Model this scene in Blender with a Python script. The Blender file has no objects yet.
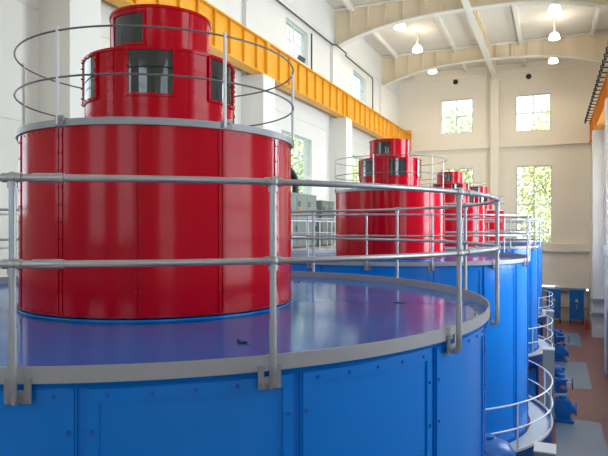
import bpy, math, random
from mathutils import Vector, Matrix
random.seed(7)
PI = math.pi
R = math.radians
col = bpy.context.scene.collection
sc = bpy.context.scene
EZ = 6.97                      # eye height above the hall floor; heights below are relative to the eye unless noted
CX, CY, S = -4.105, 5.561, 10.189   # axis of the machine row, first machine, spacing
XL, XR, YE, YN = -11.6, 3.45, 48.0, -9.0    # left wall, right wall, end wall, near wall
ZC = 12.5                      # ceiling (relative)

# ------------------------------------------------------------------ camera
cam = bpy.data.cameras.new('camera')
cam.sensor_width = 36.0
cam.lens = 590.8 / 608 * 36.0
cam.clip_end = 400
co = bpy.data.objects.new('camera', cam)
co.location = (0, 0, EZ)
co.rotation_euler = (R(90 - 0.13), R(0.0), R(22.86))
col.objects.link(co)
sc.camera = co
# ------------------------------------------------------------------ world, sun, daylight
w = bpy.data.worlds.new('world'); sc.world = w; w.use_nodes = True
nt = w.node_tree; bg = nt.nodes['Background']
tc = nt.nodes.new('ShaderNodeTexCoord'); sep = nt.nodes.new('ShaderNodeSeparateXYZ')
rmp = nt.nodes.new('ShaderNodeValToRGB')
rmp.color_ramp.elements[0].position = 0.0; rmp.color_ramp.elements[0].color = (0.9, 0.95, 1.0, 1)
rmp.color_ramp.elements[1].position = 0.8; rmp.color_ramp.elements[1].color = (0.55, 0.75, 1.0, 1)
nt.links.new(tc.outputs['Generated'], sep.inputs[0]); nt.links.new(sep.outputs['Z'], rmp.inputs[0])
nt.links.new(rmp.outputs[0], bg.inputs['Color'])
bg.inputs['Strength'].default_value = 2.0
sun = bpy.data.lights.new('sun', 'SUN'); sun.energy = 9.0; sun.angle = R(1.5); sun.color = (1.0, 0.95, 0.85)
so = bpy.data.objects.new('sun', sun); so.rotation_euler = (R(38), 0, R(8)); so.location = (0, -20, 40); col.objects.link(so)

def area(name, loc, rot, sx, sy, power, color):
    l = bpy.data.lights.new(name, 'AREA'); l.shape = 'RECTANGLE'; l.size = sx; l.size_y = sy
    l.energy = power; l.color = color
    o = bpy.data.objects.new(name, l); o.location = loc; o.rotation_euler = rot; col.objects.link(o)
    return o
BAYS = [6.4 - S + 0.0, 6.4, 16.5, 26.7, 36.9]
DAY = (0.86, 0.93, 1.0)
for yb, p in zip(BAYS, (30, 240, 1250, 1150, 1150)):   # daylight outside the windows of the right wall
    area('daylight_right', (XR + 0.75, yb, EZ + 1.7), (0, R(90), 0), 5.8, 3.8, p, DAY)
    area('daylight_right_upper', (XR + 0.75, yb, EZ + 9.0), (0, R(90), 0), 1.8, 3.0, p * .3, DAY)
for yb in BAYS[:3]:             # daylight outside the left wall windows that lie outside the frame
    area('daylight_left', (XL - 0.75, yb, EZ + 2.2), (0, R(-90), 0), 4.6, 3.8, 60, DAY)
for xb in (-7.1, -1.3):         # near wall windows behind the camera
    area('daylight_near', (xb, YN - 0.75, EZ + 2.5), (R(90), 0, 0), 3.2, 5.8, 60, DAY)

sc.view_settings.view_transform = 'Standard'
sc.view_settings.look = 'None'
sc.view_settings.gamma = 1.0
sc.view_settings.use_curve_mapping = False
sc.view_settings.exposure = 0.36

# ------------------------------------------------------------------ materials
def mat(name, c, rough=0.5, metal=0.0, coat=0.0, noise=0.0, nscale=6.0, bump=0.0, spec=0.5, emis=None, estr=0, stretch=None):
    m = bpy.data.materials.new(name); m.use_nodes = True
    n = m.node_tree; b = n.nodes['Principled BSDF']
    b.inputs['Base Color'].default_value = (*c, 1)
    b.inputs['Roughness'].default_value = rough
    b.inputs['Metallic'].default_value = metal
    b.inputs['Coat Weight'].default_value = coat
    b.inputs['Coat Roughness'].default_value = 0.06
    b.inputs['Specular IOR Level'].default_value = spec
    if emis:
        b.inputs['Emission Color'].default_value = (*emis, 1); b.inputs['Emission Strength'].default_value = estr
    tcn = n.nodes.new('ShaderNodeTexCoord'); mp = n.nodes.new('ShaderNodeMapping')
    n.links.new(tcn.outputs['Object'], mp.inputs[0])
    if stretch: mp.inputs['Scale'].default_value = stretch
    nz = n.nodes.new('ShaderNodeTexNoise'); nz.inputs['Scale'].default_value = nscale; nz.inputs['Detail'].default_value = 5
    n.links.new(mp.outputs[0], nz.inputs['Vector'])
    mx = n.nodes.new('ShaderNodeMix'); mx.data_type = 'RGBA'
    k = noise if noise else 0.04
    mx.inputs['A'].default_value = (*[v * (1 - k) for v in c], 1)
    mx.inputs['B'].default_value = (*[min(1, v * (1 + k)) for v in c], 1)
    n.links.new(nz.outputs['Fac'], mx.inputs['Factor']); n.links.new(mx.outputs['Result'], b.inputs['Base Color'])
    if bump:
        bp = n.nodes.new('ShaderNodeBump'); bp.inputs['Strength'].default_value = bump; bp.inputs['Distance'].default_value = 0.01
        n.links.new(nz.outputs['Fac'], bp.inputs['Height']); n.links.new(bp.outputs[0], b.inputs['Normal'])
    return m

M = {}
M['red'] = mat('red_gloss_paint', (0.48, 0.0, 0.012), 0.14, coat=0.0, noise=0.05, nscale=2.5, bump=0.05, spec=0.24)
M['redrivet'] = mat('dark_red_rivets', (0.20, 0.0, 0.006), 0.3)
M['thintube'] = mat('shaded_thin_tube', (0.16, 0.16, 0.18), 0.4, metal=0.5)  # tube colour darkened to stand for shadow on the drum-top rails
M['blue'] = mat('blue_gloss_paint', (0.0, 0.183, 0.66), 0.2, coat=0.0, noise=0.06, nscale=2.0, bump=0.05, spec=0.45)
M['deck'] = mat('blue_deck_paint', (0.0, 0.12, 0.46), 0.10, coat=0.0, noise=0.08, nscale=3.0, bump=0.03, spec=0.07)
M['bluebolt'] = mat('dark_blue_bolt', (0.0, 0.10, 0.42), 0.35)
M['darkblue'] = mat('dark_blue_paint', (0.004, 0.05, 0.20), 0.4)
M['pump'] = mat('pump_blue_paint', (0.003, 0.13, 0.46), 0.35, noise=0.12)
M['rim'] = mat('grey_rim_paint', (0.33, 0.335, 0.35), 0.4, noise=0.05)
M['steel'] = mat('galvanised_tube', (0.40, 0.41, 0.44), 0.38, metal=0.7, noise=0.08, nscale=20)
M['plate'] = mat('bracket_plate', (0.28, 0.28, 0.29), 0.5, metal=0.3, noise=0.1, nscale=30)
M['whitetube'] = mat('white_painted_tube', (0.72, 0.74, 0.76), 0.35)
M['wall'] = mat('cream_wall_paint', (0.73, 0.72, 0.68), 0.75, noise=0.03, nscale=0.8)
M['endwall'] = mat('lamplit_cream_wall_paint', (0.86, 0.80, 0.68), 0.75, noise=0.03, nscale=0.6)  # wall cream made lighter and warmer to carry the lamp light at this end
M['beamcream'] = mat('cream_girder_paint', (0.74, 0.62, 0.44), 0.55, noise=0.05)
M['flange'] = mat('pale_flange_paint', (0.80, 0.77, 0.68), 0.5)
M['crane'] = mat('yellow_crane_beam_paint', (0.78, 0.36, 0.02), 0.42, noise=0.05, nscale=1.5)
M['craneR'] = mat('orange_crane_beam_paint', (0.72, 0.27, 0.02), 0.45, noise=0.05)
M['frame'] = mat('window_frame_paint', (0.60, 0.62, 0.62), 0.5)
M['black'] = mat('black_rubber', (0.012, 0.012, 0.014), 0.5)
M['cubicle'] = mat('grey_green_enamel', (0.19, 0.23, 0.21), 0.4, noise=0.05)
M['cubdark'] = mat('dark_green_grey', (0.06, 0.075, 0.07), 0.4)
M['greybox'] = mat('mid_grey_enamel', (0.27, 0.30, 0.31), 0.45, noise=0.04)
M['lightbox'] = mat('light_grey_enamel', (0.55, 0.57, 0.56), 0.45)
M['galvdeck'] = mat('grey_chequer_plate', (0.42, 0.45, 0.48), 0.45, noise=0.1, nscale=9)
M['yellow'] = mat('warning_yellow', (0.85, 0.65, 0.03), 0.5)
M['orange'] = mat('orange_sticker', (0.9, 0.2, 0.02), 0.5)
M['extred'] = mat('extinguisher_red', (0.6, 0.01, 0.01), 0.3)
M['lampmetal'] = mat('lamp_rod_paint', (0.45, 0.43, 0.38), 0.5)
M['dome'] = mat('lamp_glass_dome', (0.9, 0.88, 0.82), 0.3, emis=(1.0, 0.93, 0.78), estr=3.2)
M['tube'] = mat('fluorescent_tube', (1, 1, 1), 0.3, emis=(1.0, 1.0, 0.92), estr=3.0)
M['leaf'] = mat('sunlit_leaves', (0.50, 0.60, 0.30), 0.7, noise=0.55, nscale=2.0)
M['leaf2'] = mat('yellow_green_leaves', (0.66, 0.66, 0.32), 0.7, noise=0.5, nscale=2.0)
M['bark'] = mat('tree_bark', (0.12, 0.08, 0.05), 0.9)
M['grass'] = mat('outside_grass', (0.12, 0.2, 0.05), 0.9, noise=0.4, nscale=0.5)

def glass_mat(name, tint, gloss):
    m = bpy.data.materials.new(name); m.use_nodes = True; n = m.node_tree
    for x in list(n.nodes): n.nodes.remove(x)
    o = n.nodes.new('ShaderNodeOutputMaterial'); t = n.nodes.new('ShaderNodeBsdfTransparent'); g = n.nodes.new('ShaderNodeBsdfGlossy')
    t.inputs[0].default_value = (*tint, 1); g.inputs['Roughness'].default_value = 0.03
    mx = n.nodes.new('ShaderNodeMixShader'); mx.inputs[0].default_value = gloss
    n.links.new(t.outputs[0], mx.inputs[1]); n.links.new(g.outputs[0], mx.inputs[2]); n.links.new(mx.outputs[0], o.inputs[0])
    return m
M['glass'] = glass_mat('window_glass', (0.95, 0.97, 0.97), 0.05)
M['darkglass'] = mat('dark_inspection_glass', (0.015, 0.022, 0.022), 0.04, spec=0.8, coat=0.5)

def floor_mat():
    m = mat('red_brown_floor_paint', (0.20, 0.075, 0.06), 0.3, noise=0.12, nscale=1.2, bump=0.03)
    return m
M['floor'] = floor_mat()
M['patch'] = mat('grey_floor_paint', (0.17, 0.22, 0.28), 0.25, noise=0.08, nscale=1.5)

def ceiling_mat():
    m = mat('ceiling_boards', (0.76, 0.71, 0.61), 0.8)
    n = m.node_tree; b = n.nodes['Principled BSDF']
    wv = n.nodes.new('ShaderNodeTexWave'); wv.bands_direction = 'Y'; wv.inputs['Scale'].default_value = 0.7
    tcn = n.nodes.new('ShaderNodeTexCoord'); n.links.new(tcn.outputs['Object'], wv.inputs['Vector'])
    bp = n.nodes.new('ShaderNodeBump'); bp.inputs['Strength'].default_value = 0.35; bp.inputs['Distance'].default_value = 0.03
    n.links.new(wv.outputs['Fac'], bp.inputs['Height']); n.links.new(bp.outputs[0], b.inputs['Normal'])
    return m
M['ceiling'] = ceiling_mat()

# ------------------------------------------------------------------ mesh builder
class MB:
    def __init__(s): s.v = []; s.f = []; s.cuts = []
    def next_material(s): s.cuts.append(len(s.f)); return s
    def add(s, vs, fs):
        k = len(s.v); s.v += [tuple(p) for p in vs]; s.f += [tuple(i + k for i in q) for q in fs]; return s
    def box(s, x0, x1, y0, y1, z0, z1, m=None):
        vs = [(x, y, z) for x in (x0, x1) for y in (y0, y1) for z in (z0, z1)]
        if m is not None: vs = [m @ Vector(p) for p in vs]
        return s.add(vs, [(0, 1, 3, 2), (4, 6, 7, 5), (0, 4, 5, 1), (2, 3, 7, 6), (0, 2, 6, 4), (1, 5, 7, 3)])
    def lathe(s, prof, seg=96, closed=True, m=None, a0=0.0, a1=2 * PI):
        full = abs(a1 - a0 - 2 * PI) < 1e-6
        n = seg if full else seg + 1
        vs = []
        for i in range(n):
            a = a0 + (a1 - a0) * i / seg
            vs += [(r * math.cos(a), r * math.sin(a), z) for r, z in prof]
        if m is not None: vs = [m @ Vector(p) for p in vs]
        k = len(prof); fs = []
        for i in range(seg):
            j = (i + 1) % n
            for q in range(k if closed else k - 1):
                q2 = (q + 1) % k
                fs.append((i * k + q, j * k + q, j * k + q2, i * k + q2))
        if not full and closed:
            fs.append(tuple(range(k))); fs.append(tuple(reversed(range((n - 1) * k, n * k))))
        return s.add(vs, fs)
    def disc_solid(s, prof, seg=96, m=None):   # open profile, capped with n-gons at both ends
        k0 = len(s.v); s.lathe(prof, seg, closed=False, m=m); k = len(prof)
        s.f.append(tuple(k0 + i * k for i in reversed(range(seg)))); s.f.append(tuple(k0 + i * k + k - 1 for i in range(seg)))
        return s
    def cyl(s, p0, p1, r, seg=16, r2=None):
        p0 = Vector(p0); p1 = Vector(p1); d = p1 - p0
        m = Matrix.Translation(p0) @ d.to_track_quat('Z', 'Y').to_matrix().to_4x4()
        return s.disc_solid([(r, 0), (r if r2 is None else r2, d.length)], seg, m)
    def ball(s, c, r, seg=16, zs=1.0):
        n = 8; prof = [(max(1e-4, r * math.sin(PI * i / n)), -r * zs * math.cos(PI * i / n)) for i in range(n + 1)]
        return s.lathe(prof, seg, closed=False, m=Matrix.Translation(Vector(c)))
    def tube(s, pts, r, seg=10, closed=False):
        pts = [Vector(p) for p in pts]; n = len(pts); base = len(s.v); prev = None
        for i, p in enumerate(pts):
            a = pts[(i - 1) % n] if (closed or i) else p
            b = pts[(i + 1) % n] if (closed or i < n - 1) else p
            t = (b - a).normalized()
            if prev is None:
                u = t.orthogonal().normalized() if abs(t.z) > 0.99 else Vector((0, 0, 1)).cross(t).normalized()
            else:
                u = (prev - t * prev.dot(t)).normalized()
            prev = u; v = t.cross(u)
            s.v += [tuple(p + r * (u * math.cos(2 * PI * k / seg) + v * math.sin(2 * PI * k / seg))) for k in range(seg)]
        for i in range(n if closed else n - 1):
            j = (i + 1) % n
            for k in range(seg):
                l = (k + 1) % seg
                s.f.append((base + i * seg + k, base + i * seg + l, base + j * seg + l, base + j * seg + k))
        if not closed:
            s.f.append(tuple(base + k for k in reversed(range(seg)))); s.f.append(tuple(base + (n - 1) * seg + k for k in range(seg)))
        return s
    def bolt(s, a, r, z, size=0.011, h=0.009):  # hexagon head on a cylinder wall, pointing outwards
        p = Vector((r * math.cos(a), r * math.sin(a), z)); d = Vector((math.cos(a), math.sin(a), 0))
        return s.cyl(p, p + d * h, size, 6)
    def arcplate(s, r0, r1, z0, z1, a0, a1, seg=12):
        return s.lathe([(r0, z0), (r1, z0), (r1, z1), (r0, z1)], seg, True, None, a0, a1)
    def prism(s, pts, y0, y1):                   # polygon in x-z, extruded along y
        n = len(pts); vs = [(x, y0, z) for x, z in pts] + [(x, y1, z) for x, z in pts]
        fs = [tuple(range(n)), tuple(reversed(range(n, 2 * n)))] + [(i, i + n, (i + 1) % n + n, (i + 1) % n) for i in range(n)]
        return s.add(vs, fs)
    def build(s, name, m, parent=None, loc=None, sharp=35):
        me = bpy.data.meshes.new(name); me.from_pydata(s.v, [], s.f)
        import bmesh
        b = bmesh.new(); b.from_mesh(me); bmesh.ops.recalc_face_normals(b, faces=b.faces); b.to_mesh(me); b.free()
        me.shade_smooth(); me.set_sharp_from_angle(angle=R(sharp))
        for k_ in (m if isinstance(m, list) else [m]): me.materials.append(k_)
        for c_ in s.cuts:
            for i_ in range(c_, len(s.f)): me.polygons[i_].material_index += 1
        o = bpy.data.objects.new(name, me); col.objects.link(o)
        if parent: o.parent = parent
        if loc: o.location = loc
        return o

def empty(name, loc, rz=0):
    o = bpy.data.objects.new(name, None); o.empty_display_size = 0.3; o.location = loc; o.rotation_euler = (0, 0, rz); col.objects.link(o); return o
def tag(o, label, cat, group=None):
    o['label'] = label; o['category'] = cat
    if group: o['group'] = group
    return o
def struct(o): o['kind'] = 'structure'; return o
def copy_tree(o, parent=None):
    c = o.copy(); col.objects.link(c)
    if parent: c.parent = parent
    for ch in [q for q in KIDS.get(o.name, [])]:
        c2 = copy_tree(ch, c)
        KIDS.setdefault(c.name, []).append(c2)
    return c
KIDS = {}
def index(o):                                    # remembers the children of a finished thing for copying
    KIDS.clear()
    for q in col.objects:
        if q.parent: KIDS.setdefault(q.parent.name, []).append(q)

# ------------------------------------------------------------------ room
def wall(name, plane, at, thick, a0, a1, z0, z1, holes, m):
    """plane 'x': wall at x=at spanning y a0..a1; plane 'y': wall at y=at spanning x. thick is signed, away from the room."""
    A = sorted({a0, a1} | {h[0] for h in holes} | {h[1] for h in holes}); Z = sorted({z0, z1} | {h[2] for h in holes} | {h[3] for h in holes})
    def hole(i, j):
        if i < 0 or j < 0 or i >= len(A) - 1 or j >= len(Z) - 1: return True
        ca = (A[i] + A[i + 1]) / 2; cz = (Z[j] + Z[j + 1]) / 2
        return any(h[0] < ca < h[1] and h[2] < cz < h[3] for h in holes)
    P = (lambda a, t, z: (at + t, a, z)) if plane == 'x' else (lambda a, t, z: (a, at + t, z))
    b = MB()
    for i in range(len(A) - 1):
        for j in range(len(Z) - 1):
            if hole(i, j): continue
            q = (A[i], A[i + 1], Z[j], Z[j + 1])
            for t in (0, thick): b.add([P(q[0], t, q[2]), P(q[1], t, q[2]), P(q[1], t, q[3]), P(q[0], t, q[3])], [(0, 1, 2, 3)])
            for di, dj, e in ((-1, 0, ((q[0], q[2]), (q[0], q[3]))), (1, 0, ((q[1], q[2]), (q[1], q[3]))), (0, -1, ((q[0], q[2]), (q[1], q[2]))), (0, 1, ((q[0], q[3]), (q[1], q[3])))):
                if hole(i + di, j + dj):
                    (p, r_), (s_, t_) = e
                    b.add([P(p, 0, r_), P(s_, 0, t_), P(s_, thick, t_), P(p, thick, r_)], [(0, 1, 2, 3)])
    me = bpy.data.meshes.new(name); 
    import bmesh
    bm = bmesh.new(); vs = [bm.verts.new(v) for v in b.v]
    for f in b.f: bm.faces.new([vs[i] for i in f])
    bmesh.ops.remove_doubles(bm, verts=bm.verts, dist=1e-4); bmesh.ops.recalc_face_normals(bm, faces=bm.faces)
    bm.to_mesh(me); bm.free(); me.materials.append(m)
    o = bpy.data.objects.new(name, me); col.objects.link(o); return struct(o)

WN = [0]
def window(plane, at, a0, a1, z0, z1, cols, rows, open_pane=False):
    WN[0] += 1
    P = MB(); t = 0.03
    def bx(A0, A1, Z0, Z1, d0, d1, mb=P):
        if plane == 'x': mb.box(at + d0, at + d1, A0, A1, Z0, Z1)
        else: mb.box(A0, A1, at + d0, at + d1, Z0, Z1)
    f = 0.06
    bx(a0, a0 + f, z0, z1, -.04, .04); bx(a1 - f, a1, z0, z1, -.04, .04); bx(a0 + f, a1 - f, z0, z0 + f, -.04, .04); bx(a0 + f, a1 - f, z1 - f, z1, -.04, .04)
    o = P.build('window_%d' % WN[0], M['frame']); struct(o)
    mu = MB()
    for i in range(1, cols):
        x = a0 + (a1 - a0) * i / cols; k = 0.045 if i * 2 == cols else 0.014
        bx(x - k, x + k, z0 + f, z1 - f, -.02, .02, mu)
    for j in range(1, rows):
        z = z0 + (z1 - z0) * j / rows; k = 0.035 if j * 2 == rows else 0.014
        bx(a0 + f, a1 - f, z - k, z + k, -.018, .018, mu)
    mu.build('glazing_bars', M['frame'], o)
    g = MB(); bx(a0 + .03, a1 - .03, z0 + .03, z1 - .03, -.004, .004, g); g.build('window_glass', M['glass'], o)
    if open_pane:                                # tilted casement standing open at the lower far corner
        q = MB(); mm = Matrix.Translation((at + .1, a1 - .7, z0 + .22)) @ Matrix.Rotation(R(18), 4, 'Y')
        q.box(-.015, .015, -.35, .5, -.16, .12, mm); q.build('open_casement', M['cubdark'], o)
    return o

z = lambda v: EZ + v
LOW = (0.2, 4.5); UP = (8.25, 9.9)
hl = [(yb - 1.85, yb + 1.85, z(LOW[0]), z(LOW[1])) for yb in BAYS] + [(yb - 1.4, yb + 1.4, z(UP[0]), z(UP[1])) for yb in BAYS]
wall('wall_left', 'x', XL, -0.45, YN, YE, 0, z(ZC), hl, M['wall'])
hr = [(yb - 1.85, yb + 1.85, z(-1.2), z(4.6)) for yb in BAYS] + [(yb - 1.4, yb + 1.4, z(UP[0]), z(UP[1])) for yb in BAYS]
wall('wall_right', 'x', XR, 0.45, YN, YE, 0, z(ZC), hr, M['wall'])
he = [(-8.32, -5.78, z(-1.22), z(4.63)), (-2.6, -.08, z(-1.22), z(4.63)), (-8.32, -5.84, z(7.42), z(10.12)), (-2.65, -.17, z(7.28), z(10.04))]
wall('wall_end', 'y', YE, 0.45, XL, XR, 0, z(ZC), he, M['endwall'])
hn = [(-8.7, -5.5, z(-.4), z(5.4)), (-2.9, .3, z(-.4), z(5.4))]
wall('wall_near', 'y', YN, -0.45, XL, XR, 0, z(ZC), hn, M['wall'])
for i, h in enumerate(hl): window('x', XL - .22, h[0], h[1], h[2], h[3], 6, 4 if i >= 5 else 6, open_pane=(i == 8))
for i, h in enumerate(hr): window('x', XR + .22, h[0], h[1], h[2], h[3], 6, 4 if i >= 5 else 8)
for i, h in enumerate(he): window('y', YE + .22, h[0], h[1], h[2], h[3], 6, 4 if i >= 2 else 8)
for i, h in enumerate(hn): window('y', YN - .22, h[0], h[1], h[2], h[3], 6, 8)
struct(MB().box(XL - .45, XR + .45, YN - .45, YE + .45, -.3, 0).build('floor', M['floor']))
struct(MB().box(XL - .45, XR + .45, YN - .45, YE + .45, z(ZC), z(ZC) + .25).build('ceiling', M['ceiling']))
TN = [0]
def trim(mb, m):
    TN[0] += 1; return struct(mb.build('trim_%d' % TN[0], m))
# painted floor bays
for (y0, y1) in ((17.9, 23.4), (28.0, 33.7), (38.0, 42.6)):
    trim(MB().box(0.1, 1.56, y0, y1, 0.0, 0.006), M['patch'])
# wall pilasters: deep piers under the crane beams, shallow ones above
for i in range(-1, 5):
    y0 = 10.8 + (i - 0) * S
    y1 = y0 + 1.05
    if y1 > YE: continue
    for sgn, x0 in ((1, XL), (-1, XR)):
        xa, xb = sorted((x0, x0 + sgn * (1.0 if sgn > 0 else 1.14))); trim(MB().box(xa, xb, y0, y1, 0, z(6.08)), M['wall'])
        xa, xb = sorted((x0, x0 + sgn * .18)); trim(MB().box(xa, xb, y0 + .1, y1 + .25, z(6.08), z(10.3)), M['wall'])
for sgn, x0 in ((1, XL), (-1, XR)):              # corner piers at the end wall
    xa, xb = sorted((x0, x0 + sgn * 1.0)); trim(MB().box(xa, xb, YE - .35, YE, 0, z(6.08)), M['wall'])
# end wall mouldings
trim(MB().box(-4.46, -3.86, YE - .45, YE, 0, z(11.4)), M['endwall'])
for xa, xb in ((XL + .0, -4.46), (-3.86, XR)):
    trim(MB().box(xa, xb, YE - .28, YE - 0.0, z(6.1), z(6.52)), M['endwall'])
for xa, xb in ((-10.6, -4.46), (-3.86, 2.45)):
    trim(MB().box(xa, xb, YE - .28, YE, z(-1.85), z(-1.25)), M['endwall'])
trim(MB().box(XL, XR, YE - .15, YE, z(11.75), z(12.0)), M['endwall'])
# horizontal block joints on the left wall (raised string courses)
for zz in (2.5, 5.3, 7.4, 9.95 + .6):
    trim(MB().box(XL, XL + .03, YN, YE, z(zz), z(zz) + .05), M['wall'])
# ceiling beams along the hall
for x in (-10.5, -6.3, -2.0, 2.3):
    trim(MB().box(x - .1, x + .1, 20, YE, z(12.18), z(ZC)), M['flange'])

# ------------------------------------------------------------------ arched roof girders
def arch(y, label):
    root = empty('roof_girder', ((XL + XR) / 2, y, z(10.3)))
    L = (XR - XL) / 2; xc = 0.0; top = ZC - 10.3 - .03
    def bot(x): t = abs(x) / L; return -0.02 + 1.2 * (1 - t ** 2.6)
    xs = [-L + 2 * L * i / 60 for i in range(61)]
    web = MB().prism([(x, bot(x)) for x in xs] + [(L, top), (-L, top)], -.03, .03); web.build('web', M['beamcream'], root)
    fl = MB()
    for i in range(60):
        a, b = xs[i], xs[i + 1]
        fl.prism([(a, bot(a) - .06), (b, bot(b) - .06), (b, bot(b)), (a, bot(a))], -.22, .22)
    fl.build('bottom_flange', M['flange'], root)
    MB().box(-L, L, -.2, .2, top - .1, top).build('top_flange', M['flange'], root)
    n = 15
    for i in range(1, n):
        x = -L + 2 * L * i / n
        MB().box(x - .035, x + .035, -.15, .15, bot(x), top - .1).build('stiffener', M['beamcream'], root)
    return tag(root, label, 'roof girder')
arch(32.05, 'cream arched roof girder nearest the camera, cut by the top of the photo')
arch(42.25, 'cream arched roof girder farther away, just before the end wall')
# longitudinal lattice beam
lb = empty('lattice_beam', (CX, 22, z(11.35)))
MB().box(-.17, .17, 0, YE - 22 - .15, 0, .07).build('bottom_chord', M['flange'], lb)
MB().box(-.1, .1, 0, YE - 22 - .15, ZC - 11.35 - .15, ZC - 11.35 - .01).build('top_chord', M['beamcream'], lb)
for i in range(26):
    yy = .5 + i * 1.0
    if min(abs(yy + 22 - 32.05), abs(yy + 22 - 42.25)) < .3: continue
    mb = MB().box(-.03, .03, yy - .13, yy + .13, .07, ZC - 11.35 - .15)
    mb.build('web_plate', M['beamcream'], lb)
tag(lb, 'pale lattice beam running lengthwise under the middle of the ceiling', 'beam')

# ------------------------------------------------------------------ crane runway beams
def runway(xin, sgn, m, label, y0, y1, rail):
    root = empty('crane_beam', (xin, y0, z(6.08))); L = y1 - y0
    xa = lambda d: -sgn * d                      # d metres away from the hall centre
    def bx(mb, d0, d1, ya, yb, za, zb):
        p, q = sorted((xa(d0), xa(d1))); mb.box(p, q, ya, yb, za, zb); return mb
    H = 1.40
    bx(MB(), .15, .20, 0, L, .05, H - .05).build('web', m, root)
    bx(MB(), 0, .5, 0, L, 0, .05).build('bottom_flange', m, root)
    bx(MB(), 0, .5, 0, L, H - .05, H).build('top_flange', m, root)
    n = int(L / 1.02)
    for i in range(n + 1):
        yy = .03 + i * (L - .06) / n
        bx(MB(), .04, .15, yy - .018, yy + .018, .05, H - .05).build('stiffener', m, root)
    yy = 10.8 + .5 - y0
    while yy < L:
        if yy > .3: bx(MB(), .01, .15, yy - .12, yy + .12, .05, H - .05).build('bearing_stiffener', m, root)
        yy += S
    bx(MB(), .2, .3, 0, L, H, H + .1).build('crane_rail', M['plate'], root)
    if rail:
        for i in range(24):
            yy = L - 1 - i * 1.02
            k = MB(); bx(k, -.32, .06, yy - .04, yy + .04, H + .02, H + .07); bx(k, -.34, -.24, yy - .09, yy + .09, H - .12, H + .16)
            k.build('conductor_bracket', M['black'], root)
        for h in (0.0, .1): bx(MB(), -.30, -.27, L - 26, L - .5, H - .05 + h, H - .03 + h).build('conductor_bar', M['plate'], root)
    else:
        bx(MB(), 0, .5, L - .06, L, .05, H + .35).build('end_stop', m, root)
    return tag(root, label, 'crane beam')
runway(-10.6, 1, M['crane'], 'yellow crane runway beam along the left wall', 6, 47.6, False)
runway(2.4, -1, M['craneR'], 'orange crane runway beam with black conductor brackets on the right', 6, 47.6, True)

# ------------------------------------------------------------------ conduits on the left wall
xw = XL + .26
c = MB().tube([(xw, 12, z(9.98)), (xw, 31.0, z(10.15)), (xw + .12, 31.3, z(10.2)), (xw + .12, 33, z(10.2)), (xw, 33.3, z(10.15)), (xw, 38.8, z(10.12)), (xw, 38.95, z(9.95)), (xw, 38.95, z(7.6))], .045, 8)
tag(c.build('conduit', M['cubdark']), 'dark conduit running along the upper left wall above the small windows', 'conduit')
c = MB().tube([(XL + .04, 28.45, z(10.03)), (XL + .04, 28.45, z(7.6))], .04, 8)
tag(c.build('conduit', M['cubdark']), 'short vertical conduit beside the nearer small left window', 'conduit')

# ------------------------------------------------------------------ pendant lamps
def lamp(x, y, zz, label, group=None, power=330):
    root = empty('pendant_lamp', (x, y, z(ZC)))
    d = zz - ZC
    MB().cyl((0, 0, -.002), (0, 0, d + .42), .045, 10).build('rod', M['lampmetal'], root)
    MB().cyl((0, 0, -.04), (0, 0, -.002), .12, 12).build('ceiling_plate', M['lampmetal'], root)
    MB().cyl((0, 0, d + .16), (0, 0, d + .40), .08, 14, .05).build('lamp_holder', M['lampmetal'], root)
    prof = [(.13, .16), (.2, .13), (.27, .02), (.31, -.12), (.33, -.22), (.26, -.25), (.02, -.26)]
    MB().lathe([(r, d + h) for r, h in prof], 24, closed=False).build('lamp_shade', M['dome'], root)
    l = bpy.data.lights.new('lamp_light', 'SPOT'); l.energy = power; l.color = (1.0, .84, .62); l.spot_size = R(165); l.spot_blend = .6; l.shadow_soft_size = .3
    o = bpy.data.objects.new('lamp_light', l); o.location = (0, 0, d - .3); o.parent = root; col.objects.link(o)
    # upward spill through the glass dome
    l2 = bpy.data.lights.new('lamp_upglow', 'POINT'); l2.energy = power * .09; l2.color = (1.0, .84, .62); l2.shadow_soft_size = .12
    o2 = bpy.data.objects.new('lamp_upglow', l2); o2.location = (.0, -.5, d + .25); o2.parent = root; col.objects.link(o2)
    return tag(root, label, 'lamp', group)
for x, y, zz, lb_ in ((-8.05, 33.1, 11.5, 'left row pendant lamp hanging nearest, tucked under the nearer arched girder'),
                      (-8.05, 37.9, 11.5, 'left row pendant lamp in the middle of the bay between the two arches'),
                      (-8.15, 43.6, 11.5, 'left row pendant lamp farthest away, peeping below the farther arch'),
                      (.06, 33.7, 11.5, 'right row pendant lamp nearest, at the top edge beyond the nearer arch'),
                      (.06, 38.6, 11.5, 'right row pendant lamp in the middle, hanging straight below the first one'),
                      (0.0, 44.1, 11.5, 'right row pendant lamp farthest away, only its rim below the farther arch')):
    lamp(x, y, zz, lb_)
for y in (-4, 6, 16, 26):
    for x in (-8.1, .06):
        lamp(x, y, 11.5, 'pendant lamp under the ceiling above the top edge of the photo', 'pendant lamps above the frame', 170)

# ------------------------------------------------------------------ machines
RB = 3.53; RR = 3.565; RD = 1.466; RRAIL = 3.63
ZD = -.8435; ZF = -.75; ZRB = -.842
UNIT = ['nearest', 'second', 'third', 'farthest']
def unit_loc(n, zz=0.0): return (CX, CY + n * S, z(zz))

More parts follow.
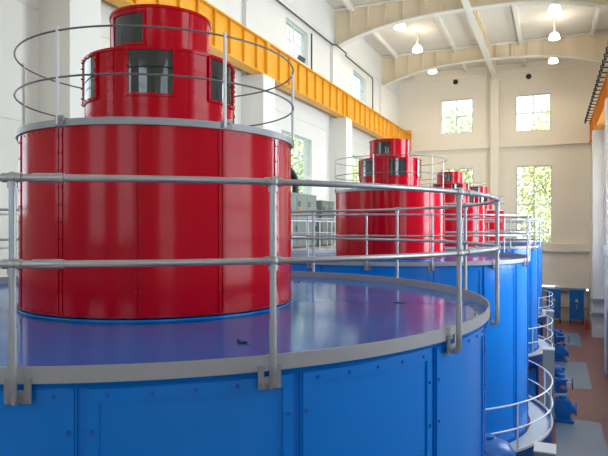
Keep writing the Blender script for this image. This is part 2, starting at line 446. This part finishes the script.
# blue generator casing
def make_generator():
    root = empty('generator_casing', (CX, CY, 0))
    MB().disc_solid([(RB - .02, 0.0), (RB - .02, z(ZRB) - .01)], 144).build('casing_shell', M['blue'], root)
    h0, h1 = z(-4.86), z(ZRB) - .012
    for i in range(18):
        a0 = R(-.5 + 20 * i) + .006; a1 = R(-.5 + 20 * (i + 1)) - .006
        p = MB().arcplate(RB - .02, RB - .006, h0, h1, a0, a1, 14)
        o = p.build('casing_panel', M['blue'], root)
        f = MB(); bw = .075; da = bw / RB
        top = h1 - .03
        f.arcplate(RB - .006, RB + .007, top - bw, top, a0 + .004, a1 - .004, 14)
        f.arcplate(RB - .006, RB + .007, h0, h0 + bw, a0 + .004, a1 - .004, 14)
        f.arcplate(RB - .006, RB + .007, h0 + bw, top - bw, a0 + .004, a0 + da, 2)
        f.arcplate(RB - .006, RB + .007, h0 + bw, top - bw, a1 - da, a1 - .004, 2)
        b = f.next_material()
        for k in range(5):
            b.bolt(a0 + (a1 - a0) * (k + .5) / 5, RB + .006, top - bw * .5, .011, .01)
        for k in range(12):
            zz = top - bw - .16 - k * .31
            b.bolt(a0 + da * .55, RB + .006, zz, .012, .012); b.bolt(a1 - da * .55, RB + .006, zz, .012, .012)
        f.build('panel_frame', [M['blue'], M['bluebolt']], o)
    # lower body under the walkway
    lo = MB().arcplate(RB - .02, RB + .05, z(-5.6), z(-5.5), 0, 2 * PI, 96); lo.build('flange_ring', M['darkblue'], root)
    dk = MB().disc_solid([(RB + .01, z(ZD) - .03), (RB + .01, z(ZD))], 144); b = dk.next_material()
    for k in range(72):
        a = 2 * PI * k / 72; p = Vector(((RB - .1) * math.cos(a), (RB - .1) * math.sin(a), z(ZD))); b.cyl(p, p + Vector((0, 0, .008)), .009, 6)
    deck = dk.build('deck', [M['deck'], M['bluebolt']], root)
    # radial deck joints and lifting slots
    for k in range(6):
        a = R(-41 + 60 * k)
        m_ = Matrix.Rotation(a, 4, 'Z')
        MB().box(2.62, RB - .05, -.004, .004, z(ZD), z(ZD) + .0025, m_).build('deck_joint', M['bluebolt'], deck)
        q = MB().box(2.62, 2.74, -.03, -.015, z(ZD), z(ZD) + .010, m_); q.box(2.70, 2.73, -.055, .01, z(ZD), z(ZD) + .012, m_)
        q.build('lifting_slot', M['black'], deck)
    MB().arcplate(RR - .012, RR, z(ZRB), z(ZF), 0, 2 * PI, 144).build('rim', M['rim'], root)
    MB().arcplate(RD, RD + .010, z(ZD), z(ZD) + .012, 0, 2 * PI, 96).build('drum_collar', M['blue'], root)
    return root
g1 = make_generator(); tag(g1, 'big blue round generator casing nearest the camera, cut by the left and bottom edges', 'generator', 'blue generator casings in a row')

def rivets(mb, r, z0, z1, angs, step):
    for a in angs:
        k = int((z1 - z0) / step)
        for i in range(k + 1): mb.bolt(a, r, z0 + (z1 - z0) * i / max(1, k), .009, .008)

def make_exciter():
    root = empty('exciter_housing', (CX, CY, z(ZD))); o_ = -ZD
    H1, H2, H3 = .91 + o_, 1.81 + o_, 2.32 + o_
    b = MB().disc_solid([(RD, .026), (RD, H1)], 128); b.next_material()
    for k in range(84): b.bolt(2 * PI * k / 84, RD, H1 - .03, .008, .007)
    for k in range(60): b.bolt(2 * PI * k / 60, RD, .05, .008, .007)
    b.arcplate(RD, RD + .012, .026, .04, 0, 2 * PI, 96)
    drum = b.build('drum', [M['red'], M['redrivet']], root)
    for i in range(12):
        a = R(-1.5 + 30 * i)
        s = MB().arcplate(RD, RD + .010, .03, H1 - .01, a - .026, a - .004, 2)
        s.arcplate(RD, RD + .010, .03, H1 - .01, a + .004, a + .026, 2)
        s.next_material(); rivets(s, RD + .009, .1, H1 - .08, (a - .015, a + .015), .145)
        s.build('cover_strip', [M['red'], M['redrivet']], drum)
    MB().disc_solid([(RD + .025, H1), (RD + .025, H1 + .063)], 128).build('top_rim', M['rim'], root)
    # second tier
    zt = H1 + .063
    t2 = MB().disc_solid([(.82, zt), (.82, H2), (.80, H2 + .004)], 96).build('middle_tier', M['red'], root)
    MB().arcplate(.82, .835, H2 - .035, H2 - .005, 0, 2 * PI, 96).build('tier_band', M['red'], t2)
    for i in range(6):
        ac = R(-61 + 60 * i); w2 = R(15.3)
        f = MB(); z0, z1 = 1.335 + o_, 1.765 + o_; t = .03; da = t / .82
        f.arcplate(.82, .842, z0 - t, z0, ac - w2 - da, ac + w2 + da, 10); f.arcplate(.82, .842, z1, z1 + t - .01, ac - w2 - da, ac + w2 + da, 10)
        f.arcplate(.82, .842, z0, z1, ac - w2 - da, ac - w2, 2); f.arcplate(.82, .842, z0, z1, ac + w2, ac + w2 + da, 2)
        for k in range(5):
            aa = ac - w2 + 2 * w2 * k / 4; f.bolt(aa, .842, z0 - t / 2, .009, .012); f.bolt(aa, .842, z1 + t / 3, .009, .012)
        for k in range(4):
            for s_ in (-1, 1): f.bolt(ac + s_ * (w2 + da / 2), .842, z0 + (z1 - z0) * (k + .5) / 4, .009, .014)
        fo = f.build('window_frame', M['red'], root)
        MB().arcplate(.818, .829, z0, z1, ac - w2, ac + w2, 10).build('window_pane', M['darkglass'], fo)
        a = ac + R(30)
        s = MB().arcplate(.82, .826, zt, H2 - .04, a - .05, a + .05, 3); rivets(s, .825, zt + .06, H2 - .09, (a - .03, a + .03), .11)
        s.build('cover_strip', M['red'], t2)
    # top tier
    t1 = MB().disc_solid([(.548, H2), (.548, H3 - .01), (.55, H3), (.53, H3 + .01), (.2, H3 + .03)], 96).build('top_tier', M['red'], root)
    MB().arcplate(.548, .562, H3 - .03, H3, 0, 2 * PI, 96).build('tier_band', M['red'], t1)
    MB().arcplate(.548, .575, H2, H2 + .02, 0, 2 * PI, 96).build('base_flange', M['red'], t1)
    for ac in (R(-94), R(86)):
        w2 = R(21); z0, z1 = 1.925 + o_, 2.235 + o_; t = .025; da = t / .548
        f = MB(); f.arcplate(.548, .565, z0 - t, z0, ac - w2 - da, ac + w2 + da, 10); f.arcplate(.548, .565, z1, z1 + t, ac - w2 - da, ac + w2 + da, 10)
        f.arcplate(.548, .565, z0, z1, ac - w2 - da, ac - w2, 2); f.arcplate(.548, .565, z0, z1, ac + w2, ac + w2 + da, 2)
        for k in range(5):
            aa = ac - w2 + 2 * w2 * k / 4; f.bolt(aa, .565, z0 - t / 2, .007, .008); f.bolt(aa, .565, z1 + t / 2, .007, .008)
        fo = f.build('window_frame', M['red'], root)
        MB().arcplate(.546, .555, z0, z1, ac - w2, ac + w2, 10).build('window_pane', M['darkglass'], fo)
    for a in (R(-20), R(40), R(160), R(220)):
        s = MB().arcplate(.548, .553, H2 + .03, H3 - .035, a - .03, a + .03, 2); s.build('cover_strip', M['red'], t1)
    return root
e1 = make_exciter(); tag(e1, 'red stepped exciter drum with dark windows, nearest and largest, on the nearest blue deck', 'exciter', 'red stepped exciter drums')

def ringpts(r, zz, n=120): return [(r * math.cos(2 * PI * i / n), r * math.sin(2 * PI * i / n), zz) for i in range(n)]

# railing round the blue deck
def make_deck_rail():
    root = empty('deck_railing', unit_loc(0, ZD)); o_ = -ZD
    zt, zm = .2565 + o_, -.196 + o_
    MB().tube(ringpts(RRAIL, zt, 144), .0188, 14, True).build('top_rail', M['steel'], root)
    MB().tube(ringpts(RRAIL, zm, 144), .0188, 14, True).build('middle_rail', M['steel'], root)
    angs = [-65.6, -43.7, -17.4, 5.0, 30.8, 57, 83.5, 108, 132, 156, 180, 204, 228, 250, 272]
    for i, d in enumerate(angs):
        a = R(d); c = Vector((math.cos(a), math.sin(a), 0)); P = lambda r, h: c * r + Vector((0, 0, h))
        m_ = Matrix.Rotation(a, 4, 'Z')
        p = MB().cyl(P(RRAIL, .30), P(RRAIL, zt - .02), .0185, 14)
        p.cyl(P(RRAIL, .06), P(RRAIL, .31), .0215, 14)
        p.tube([P(RRAIL, .08), P(RRAIL, -.05), P(RRAIL - .012, -.075), P(RRAIL - .04, -.084)], .0215, 12)
        o = p.build('post', M['steel'], root)
        for h in (zt, zm):
            b = MB().ball(P(RRAIL, h), .033, 16)
            b.cyl(P(RRAIL, h - .055), P(RRAIL, h - .02), .026, 14)
            t = Vector((-math.sin(a), math.cos(a), 0))
            b.cyl(P(RRAIL, h) - t * .05, P(RRAIL, h) + t * .05, .0255, 12)
            b.build('ball_fitting', M['steel'], o)
        k = MB().box(RR + .001, RR + .013, -.07, .07, -.10, -.03, m_)
        k.box(RR + .001, RR + .013, -.07, -.035, -.03, .035, m_); k.box(RR + .001, RR + .013, .035, .07, -.03, .035, m_)
        for yy in (-.048, .048):
            q0 = m_ @ Vector((RR + .013, yy, -.07)); k.cyl(q0, q0 + c * .012, .014, 6)
        k.build('mounting_bracket', M['plate'], o)
    for d in (-62.7, -14, 40, 120, 200, 290):
        a = R(d)
        for h in (zt, zm):
            q = MB().tube([(RRAIL * math.cos(a + t_), RRAIL * math.sin(a + t_), h) for t_ in (-.022, -.012, 0, .012, .022)], .0245, 12)
            q.build('rail_sleeve', M['steel'], root)
    return root
r1 = make_deck_rail(); tag(r1, 'two-bar tube railing with ball fittings round the nearest blue deck', 'railing', 'railings round the blue decks')

# thin railing on top of the red drum
def make_top_rail():
    root = empty('drum_railing', unit_loc(0, .973))
    H = 1.775 - .973
    MB().tube(ringpts(1.5, H, 96), .0095, 8, True).build('top_rail', M['thintube'], root)
    MB().tube(ringpts(1.5, H * .47, 96), .0095, 8, True).build('middle_rail', M['thintube'], root)
    for k in range(6):
        a = R(29 + 60 * k); c = Vector((math.cos(a), math.sin(a), 0))
        m_ = Matrix.Rotation(a, 4, 'Z')
        p = MB().cyl(c * 1.5 + Vector((0, 0, -.05)), c * 1.5 + Vector((0, 0, H + .035)), .0165, 12)
        o = p.build('post', M['whitetube'], root)
        b = MB().box(1.492, 1.512, -.02, .075, -.05, .03, m_)
        for yy in (.045,):
            q0 = m_ @ Vector((1.512, yy, -.01)); b.cyl(q0, q0 + c * .015, .014, 6)
        b.build('clamp', M['plate'], o)
    return root
d1 = make_top_rail(); tag(d1, 'thin two-bar round railing on top of the nearest red drum', 'railing', 'railings on top of the red drums')

# lower walkway ring with railing
def make_walkway():
    root = empty('walkway', unit_loc(1, 0)); root.location.z = 0
    zp = z(-4.9)
    MB().arcplate(RB + .06, 4.08, zp - .06, zp, 0, 2 * PI, 96).build('walkway_deck', M['galvdeck'], root)
    MB().arcplate(4.08, 4.10, zp - .22, zp + .06, 0, 2 * PI, 96).build('edge_channel', M['darkblue'], root)
    MB().arcplate(4.08, 4.11, zp + .06, zp + .12, 0, 2 * PI, 96).build('kick_plate', M['lightbox'], root)
    for k in range(10):
        a = R(36 * k + 10); c = Vector((math.cos(a), math.sin(a), 0))
        MB().cyl(c * 3.95 + Vector((0, 0, .0)), c * 3.95 + Vector((0, 0, zp - .06)), .06, 12).build('support_column', M['darkblue'], root)
    return root
def make_walk_rail():
    root = empty('walkway_railing', unit_loc(1, -4.78))
    for h in (.98, .45): MB().tube(ringpts(4.095, h, 96), .018, 8, True).build('rail', M['whitetube'], root)
    for k in range(14):
        a = R(-8 + 360 / 14 * k); c = Vector((math.cos(a), math.sin(a), 0))
        o = MB().cyl(c * 4.095, c * 4.095 + Vector((0, 0, .98)), .019, 10).build('post', M['whitetube'], root)
    return root
w1 = make_walkway(); tag(w1, 'grey round walkway low around the second blue casing from the camera', 'walkway', 'round walkways')
wr1 = make_walk_rail(); tag(wr1, 'white two-bar railing on the low walkway of the second blue casing', 'railing', 'walkway railings')

bpy.context.view_layer.update()
index(None)
for n in (1, 2, 3):
    o = copy_tree(g1); o.location.y = CY + n * S
    o['label'] = {1: 'blue round generator casing second from the camera, right behind the nearest one', 2: 'blue round generator casing third from the camera, mostly hidden', 3: 'farthest blue round generator casing, a thin strip before the end wall'}[n]
    o = copy_tree(e1); o.location.y = CY + n * S
    o['label'] = {1: 'red stepped exciter drum second from the camera, in the middle of the photo', 2: 'red stepped exciter drum third from the camera, partly hidden by the second', 3: 'farthest and smallest red stepped exciter drum'}[n]
    o = copy_tree(r1); o.location.y = CY + n * S; o.rotation_euler.z = R((-17.5, 0, -9)[n - 1])
    o['label'] = {1: 'two-bar tube railing round the second blue deck from the camera', 2: 'two-bar tube railing round the third blue deck from the camera', 3: 'two-bar tube railing round the farthest blue deck'}[n]
    o = copy_tree(d1); o.location.y = CY + n * S
    o['label'] = {1: 'thin round railing on top of the second red drum from the camera', 2: 'thin round railing on top of the third red drum from the camera', 3: 'thin round railing on top of the farthest red drum'}[n]
for n in (0, 2, 3):
    o = copy_tree(w1); o.location.y = CY + n * S
    o['label'] = {0: 'grey round walkway low around the nearest blue casing, below the frame', 2: 'grey round walkway low around the third blue casing', 3: 'grey round walkway low around the farthest blue casing'}[n]
    o = copy_tree(wr1); o.location.y = CY + n * S
    o['label'] = {0: 'white railing on the low walkway of the nearest blue casing', 2: 'white railing on the low walkway of the third blue casing', 3: 'white railing on the low walkway of the farthest blue casing'}[n]

# ------------------------------------------------------------------ left gallery with cubicles
G = z(-.88)
struct(MB().box(XL, -7.85, 6, YE - .35, G - .22, G).build('floor_gallery', M['lightbox']))
def cubicle(y0, y1, top, label, doors, dark=False):
    root = empty('control_cubicle', (-9.5, (y0 + y1) / 2, G)); h = top - (-.88); hw = (y1 - y0) / 2
    MB().box(-.98, 0, -hw, hw, .08, h).build('body', M['cubicle'], root)
    MB().box(-.95, -.04, -hw + .03, hw - .03, 0, .08).build('plinth', M['cubdark'], root)
    MB().box(-1.0, .03, -hw - .01, hw + .01, h, h + .05).build('lid', M['cubicle'], root)
    wd = 2 * hw / doors
    for i in range(doors):
        a = -hw + i * wd + .03
        d = MB().box(0, .025, a, a + wd - .06, .12, h * .62).build('door', M['cubicle'], root)
        MB().box(.025, .05, a + wd - .16, a + wd - .12, h * .32, h * .42).build('handle', M['black'], d)
        d = MB().box(0, .02, a, a + wd - .06, h * .65, h - .06).build('upper_panel', M['cubicle'], root)
        MB().box(.02, .03, a + .1, a + .35, h * .78, h * .88).build('meter', M['cubdark'], d)
    if dark: 
        MB().box(.02, .034, .3, .42, h * .70, h * .76).build('orange_sticker', M['orange'], root)
    return tag(root, label, 'control cubicle')
cubicle(19.6, 23.9, 1.30, 'long grey-green control cubicle with an orange sticker on the left gallery', 4, True)
cubicle(24.55, 26.2, 1.12, 'shorter grey-green control cubicle beside the second red drum', 2)
k = MB().box(-10.3, -9.62, 24.0, 24.45, G + .02, G + 1.7); k.box(-9.62, -9.55, 24.05, 24.4, G + .9, G + 1.5)  # dark block added so the space between the cubicles reads as a dark gap
tag(k.build('dark_gap_block', M['cubdark']), 'dark block added to make the dark gap between the two grey-green cubicles', 'gap filler')
# black curved duct
pts = [(-10.0, 20.9, z(1.352)), (-10.0, 20.9, z(1.75))] + [(-10.0, 21.85 - .95 * math.cos(PI * i / 10), z(1.75) + .62 * math.sin(PI * i / 10)) for i in range(1, 10)] + [(-10.0, 22.8, z(1.75)), (-10.0, 22.8, z(1.352))]
tag(MB().tube(pts, .14, 14).build('duct_pipe', M['black']), 'thick black curved duct rising from the long cubicle before the window', 'duct')
# gallery railing
gr = empty('gallery_railing', (-7.95, 6, G))
for h in (1.08, .55): MB().cyl((0, 0.3, h), (0, 40, h), .02, 10).build('rail', M['whitetube'], gr)
for i in range(32): MB().cyl((0, .4 + i * 1.27, 0), (0, .4 + i * 1.27, 1.08), .02, 10).build('post', M['whitetube'], gr)
tag(gr, 'white straight railing along the left gallery before the cubicles', 'railing')
for i, (dx, zz) in enumerate(((-.17, -1.158), (-.17, -1.278))):
    p = MB().cyl((-7.73 + dx, 7, z(zz)), (-7.73 + dx, 44, z(zz)), .06, 12)
    tag(p.build('blue_pipe', M['pump']), ('upper' if i == 0 else 'lower') + ' blue pipe running under the edge of the left gallery', 'pipe')

# ------------------------------------------------------------------ machinery on the hall floor
def gov_cabinet(y, label):
    root = empty('governor_cabinet', (-.14, y, 0)); h = 2.68
    MB().box(-.19, .19, -.25, .25, .06, h - .03).build('body', M['greybox'], root)
    MB().box(-.17, .17, -.22, .22, 0, .06).build('plinth', M['cubdark'], root)
    MB().box(-.2, .2, -.27, .27, h - .03, h).build('lid', M['lightbox'], root)
    d = MB().box(-.16, .16, -.262, -.25, .12, h - .1).build('door', M['greybox'], root)
    MB().box(.09, .12, -.285, -.262, 1.1, 1.3).build('handle', M['black'], d)
    return tag(root, label, 'cabinet', 'governor cabinets beside the walkways')
gov_cabinet(22.58 - S, 'grey cabinet with pale lid at the bottom edge, nearest of the cabinets')
gov_cabinet(22.58, 'tall grey cabinet behind the white walkway railing, second of the cabinets')
gov_cabinet(22.58 + S, 'small grey cabinet third along the row of walkways')

def pump(x, y, label, big=True):
    root = empty('oil_pump', (x, y, 0)); s = 1.0
    MB().box(-.32, .36, -.34, .34, 0, .1).build('base_plate', M['pump'], root)
    b = MB().disc_solid([(.27, -.22), (.33, -.2), (.33, -.14), (.29, -.12), (.29, .12), (.33, .14), (.33, .2), (.27, .22)], 28, Matrix.Translation((0, 0, .48)) @ Matrix.Rotation(PI / 2, 4, 'X'))
    b.box(-.24, .24, -.18, .18, .1, .4)
    b.build('pump_body', M['pump'], root)
    MB().cyl((0, 0, .74), (0, 0, .9), .12, 16).build('outlet_flange', M['pump'], root)
    f = MB().cyl((.27, 0, .45), (.40, 0, .45), .17, 18); f.cyl((.40, 0, .45), (.44, 0, .45), .23, 18)
    f.build('side_flange', M['pump'], root)
    b = MB()
    for k_ in range(8):
        a = 2 * PI * k_ / 8; b.cyl((.44, .2 * math.cos(a), .45 + .2 * math.sin(a)), (.465, .2 * math.cos(a), .45 + .2 * math.sin(a)), .02, 6)
    b.build('flange_bolts', M['bluebolt'], root)
    return tag(root, label, 'pump', 'blue floor pumps')
pump(.33, 23.2, 'blue round-bodied pump on the floor just before the nearest grey floor patch')
pump(.3, 33.5, 'blue round-bodied pump farther down the aisle beside the second floor patch')

def valve(x, y, label):
    root = empty('gate_valve', (x, y, 0))
    MB().box(-.25, .25, -.3, .3, 0, .12).build('base_plate', M['lightbox'], root)
    b = MB().disc_solid([(.2, 0), (.24, .05), (.24, .15), (.2, .2), (.2, .45), (.26, .5), (.26, .56), (.15, .6), (.12, .75)], 24, Matrix.Translation((0, 0, .12)))
    b.cyl((-.1, -.35, .42), (-.1, .35, .42), .15, 18); b.cyl((-.1, -.38, .42), (-.1, -.33, .42), .22, 18); b.cyl((-.1, .33, .42), (-.1, .38, .42), .22, 18)
    b.build('valve_body', M['pump'], root)
    MB().cyl((.2, 0, .5), (.42, 0, .5), .035, 10).build('spindle', M['steel'], root)
    hw = MB().tube([(.42, .24 * math.cos(2 * PI * i / 24), .5 + .24 * math.sin(2 * PI * i / 24)) for i in range(24)], .022, 8, True)
    for k_ in range(3):
        a = PI * k_ / 3; hw.cyl((.42, .24 * math.cos(a), .5 + .24 * math.sin(a)), (.42, -.24 * math.cos(a), .5 - .24 * math.sin(a)), .014, 8)
    hw.cyl((.39, 0, .5), (.45, 0, .5), .045, 12)
    hw.build('handwheel', M['darkblue'], root)
    MB().cyl((.05, -.385, .42), (.05, -.41, .42), .08, 14).build('orange_plug', M['orange'], root)
    return tag(root, label, 'valve', 'blue valves with handwheels')
valve(.32, 26.7, 'blue valve with a round handwheel beside the middle grey floor patch')
valve(.42, 26.75 + S, 'smaller looking blue valve with handwheel beside the far grey floor patch')

def motor(x, y, label):
    root = empty('electric_motor', (x, y, 0))
    MB().box(-.2, .2, -.25, .25, 0, .35).build('stand', M['pump'], root)
    m_ = Matrix.Translation((0, 0, .58)) @ Matrix.Rotation(PI / 2, 4, 'X')
    b = MB().disc_solid([(.1, -.34), (.2, -.3), (.22, -.26), (.22, .26), (.2, .3), (.1, .34)], 24, m_)
    for i in range(16):
        a = 2 * PI * i / 16; mm = m_ @ Matrix.Rotation(a, 4, 'Z'); b.box(.21, .25, -.008, .008, -.24, .24, mm)
    b.build('motor_body', M['pump'], root)
    MB().box(.1, .3, -.1, .1, .62, .78).build('terminal_box', M['pump'], root)
    MB().cyl((0, -.34, .58), (0, -.5, .58), .04, 10).build('shaft', M['steel'], root)
    return tag(root, label, 'motor', 'blue floor motors')
motor(.18, 28.4, 'blue finned motor on a stand just behind the blue handwheel valve')
motor(.18, 28.4 + S, 'blue finned motor on a stand behind the far handwheel valve')

# blue domed vessel between the first two machines
tk = empty('pressure_vessel', (-1.02, 10.6, 0))
MB().disc_solid([(.46, .25), (.46, 3.0), (.43, 3.13), (.34, 3.25), (.2, 3.32), (.05, 3.35)], 32).build('shell', M['pump'], tk)
MB().arcplate(.46, .5, 2.93, 2.99, 0, 2 * PI, 32).build('seam_flange', M['darkblue'], tk)
MB().cyl((0, 0, 3.34), (0, 0, 3.38), .1, 12).build('nozzle', M['pump'], tk)
for k in range(4):
    a = R(45 + 90 * k); MB().cyl((.36 * math.cos(a), .36 * math.sin(a), 0), (.36 * math.cos(a), .36 * math.sin(a), .3), .04, 8).build('leg', M['darkblue'], tk)
tag(tk, 'blue domed pressure vessel at the bottom edge between the first two casings', 'vessel')

# blue cabinets at the end wall
def blue_cab(x, y, label):
    root = empty('blue_cabinet', (x, y, 0))
    MB().box(-.46, .46, -.3, .3, .38, 2.50).build('body', M['pump'], root)
    for sx in (-.42, .42):
        for sy in (-.24, .24): MB().box(sx - .04, sx + .04, sy - .04, sy + .04, 0, .38).build('leg', M['darkblue'], root)
    d = MB().box(-.42, .42, -.325, -.3, .44, 2.45).build('door', M['pump'], root)
    MB().prism([(-.13, 1.62), (.13, 1.62), (0, 1.85)], -.333, -.325).build('warning_sign', M['yellow'], d)
    for zz in (1.2, 1.38): MB().cyl((0, -.325, zz), (0, -.345, zz), .05, 12).build('gauge', M['lightbox'], d)
    MB().box(.34, .38, -.36, -.325, 1.3, 1.5).build('handle', M['black'], d)
    return tag(root, label, 'cabinet', 'blue cabinets at the end wall')
blue_cab(.05, 46.5, 'left one of two blue cabinets on legs at the end wall')
blue_cab(1.55, 46.5, 'right one of two blue cabinets on legs at the end wall')
# cable tray behind the cabinets
ct = empty('cable_tray', (0, YE - .25, z(-4.75)))
MB().box(-2.5, 2.42, -.1, .24, 0, .22).build('tray', M['greybox'], ct)
for i in range(6): MB().box(-2.3 + i * .92, -2.24 + i * .92, .0, .1, -2.2, 0).build('drop_pipe', M['greybox'], ct)
MB().box(-2.5, 2.42, .0, .1, -1.3, -1.2).build('lower_rail', M['greybox'], ct)
tag(ct, 'grey cable tray with drop pipes on the end wall behind the blue cabinets', 'cable tray')
fl = empty('fluorescent_light', (-.5, YE - .3, z(-4.4)))
MB().box(-.62, .62, -.08, .28, .04, .12).build('housing', M['lightbox'], fl)
MB().cyl((-.6, -.02, 0), (.6, -.02, 0), .055, 10).build('fluorescent_tube', M['tube'], fl)
tag(fl, 'lit fluorescent light above the left blue cabinet on the end wall', 'light')
wl = empty('wall_light', (2.3, 46.0, z(-4.45)))
MB().box(-.05, .13, -.06, .06, -.05, .05).build('bracket', M['greybox'], wl)
MB().ball((-.08, -.05, 0), .075, 14).build('bulb', M['tube'], wl)
MB().box(-.02, .1, -.02, .02, -4.0 + 1.48, -.05).build('mounting_post', M['greybox'], wl)
tag(wl, 'small bright bulb light beside the corner pier on the right', 'light')
fx = empty('fire_extinguisher', (2.1, 44.6, 0))
MB().disc_solid([(.09, .0), (.1, .02), (.1, .5), (.07, .58), (.03, .62)], 16).build('cylinder', M['extred'], fx)
MB().box(-.02, .06, -.02, .02, .62, .70).build('valve_handle', M['black'], fx)
MB().tube([(.03, 0, .64), (.12, 0, .6), (.14, 0, .4), (.13, 0, .2)], .015, 8).build('hose', M['black'], fx)
tag(fx, 'red fire extinguisher standing on the floor near the right hand pier', 'fire extinguisher')
# trays on the right hand pier
for (za, lab) in ((-4.72, 'upper grey cable duct across the right hand pier'), (-5.6, 'lower grey cable duct across the right hand pier')):
    b = MB().box(2.3, 3.44, 41.14, 41.365, z(za), z(za) + .2); b.box(2.2, 2.3, 41.14, 42.4, z(za) + .02, z(za) + .18)
    tag(b.build('cable_duct', M['greybox']), lab, 'cable duct')
b = empty('distribution_box', (2.28, 31.15, z(-1.35)))
MB().box(-.14, .12, -.25, -.002, 0, .45).build('body', M['lightbox'], b); MB().box(-.11, .09, -.27, -.25, .04, .41).build('door', M['lightbox'], b)
tag(b, 'pale box high on the pier at the right edge of the photo', 'box')
b = empty('floor_cabinet', (2.6, 30.6, 0))
MB().box(-.3, .5, -.3, .3, .08, 3.0).build('body', M['greybox'], b); MB().box(-.26, .46, -.325, -.3, .14, 2.9).build('door', M['lightbox'], b); MB().box(-.27, .47, -.28, .28, 0, .08).build('plinth', M['cubdark'], b)
tag(b, 'grey floor cabinet against the pier at the right edge of the photo', 'cabinet')
# round vents high on the end wall
for x, zz, s_ in ((-7.15, 11.5, 'left'), (-1.72, 11.4, 'right')):
    v = MB().cyl((x, YE - .001, z(zz)), (x, YE - .06, z(zz)), .2, 20)
    tag(v.build('round_vent', M['black']), 'small black round vent high on the end wall, the %s one of two' % s_, 'vent')

# ------------------------------------------------------------------ outside
g = MB().box(-90, 90, YE + .5, 140, -.8, -.4).build('ground', M['grass']); struct(g)
g = MB().box(-90, XL - .5, -60, YE + .5, -.8, -.4).build('ground', M['grass']); struct(g)
def tree(x, y, h, r, m, label, group=None):
    root = empty('tree', (x, y, -.4)); rnd = random.Random(int(x * 13 + y * 7))
    t = MB().cyl((0, 0, 0), (0, 0, h * .7), .35, 10, .14)
    for k in range(6):
        a = k * 1.05; t.cyl((0, 0, h * (.3 + .05 * k)), (r * .6 * math.cos(a), r * .6 * math.sin(a), h * (.5 + .06 * k)), .12, 6, .04)
    t.build('trunk', M['bark'], root)
    lv = MB(); 
    for k in range(9000):
        while True:
            p = Vector((rnd.uniform(-1, 1), rnd.uniform(-1, 1), rnd.uniform(-1, 1)))
            if .25 < p.length < 1: break
        p = Vector((p.x * r, p.y * r, h * .56 + p.z * h * .5))
        q = Vector((rnd.gauss(0, 1), rnd.gauss(0, 1), rnd.gauss(0, 1))).normalized(); u = q.orthogonal().normalized(); v = q.cross(u); s_ = rnd.uniform(.14, .3)
        lv.add([p - u * s_, p + v * s_ * .5, p + u * s_, p - v * s_ * .5], [(0, 1, 2, 3)])
    me = bpy.data.meshes.new('foliage'); me.from_pydata(lv.v, [], lv.f); me.materials.append(m)
    o = bpy.data.objects.new('foliage', me); o.parent = root; col.objects.link(o)
    return tag(root, label, 'tree', group)
tree(.8, 64, 19.0, 4.6, M['leaf2'], 'yellow-green tree outside the tall right window of the end wall')
tree(-9.2, 66, 19.5, 4.6, M['leaf'], 'green tree outside the tall left window of the end wall')
tree(10.8, 69, 18.0, 4.8, M['leaf'], 'green tree outside, farther right than the yellow-green one')
tree(-19.5, 67, 18.0, 4.8, M['leaf2'], 'yellow-green tree outside, farther left beyond the end wall corner')
tree(-22, 44, 16.5, 4.0, M['leaf'], 'green tree outside the tall windows of the left wall')
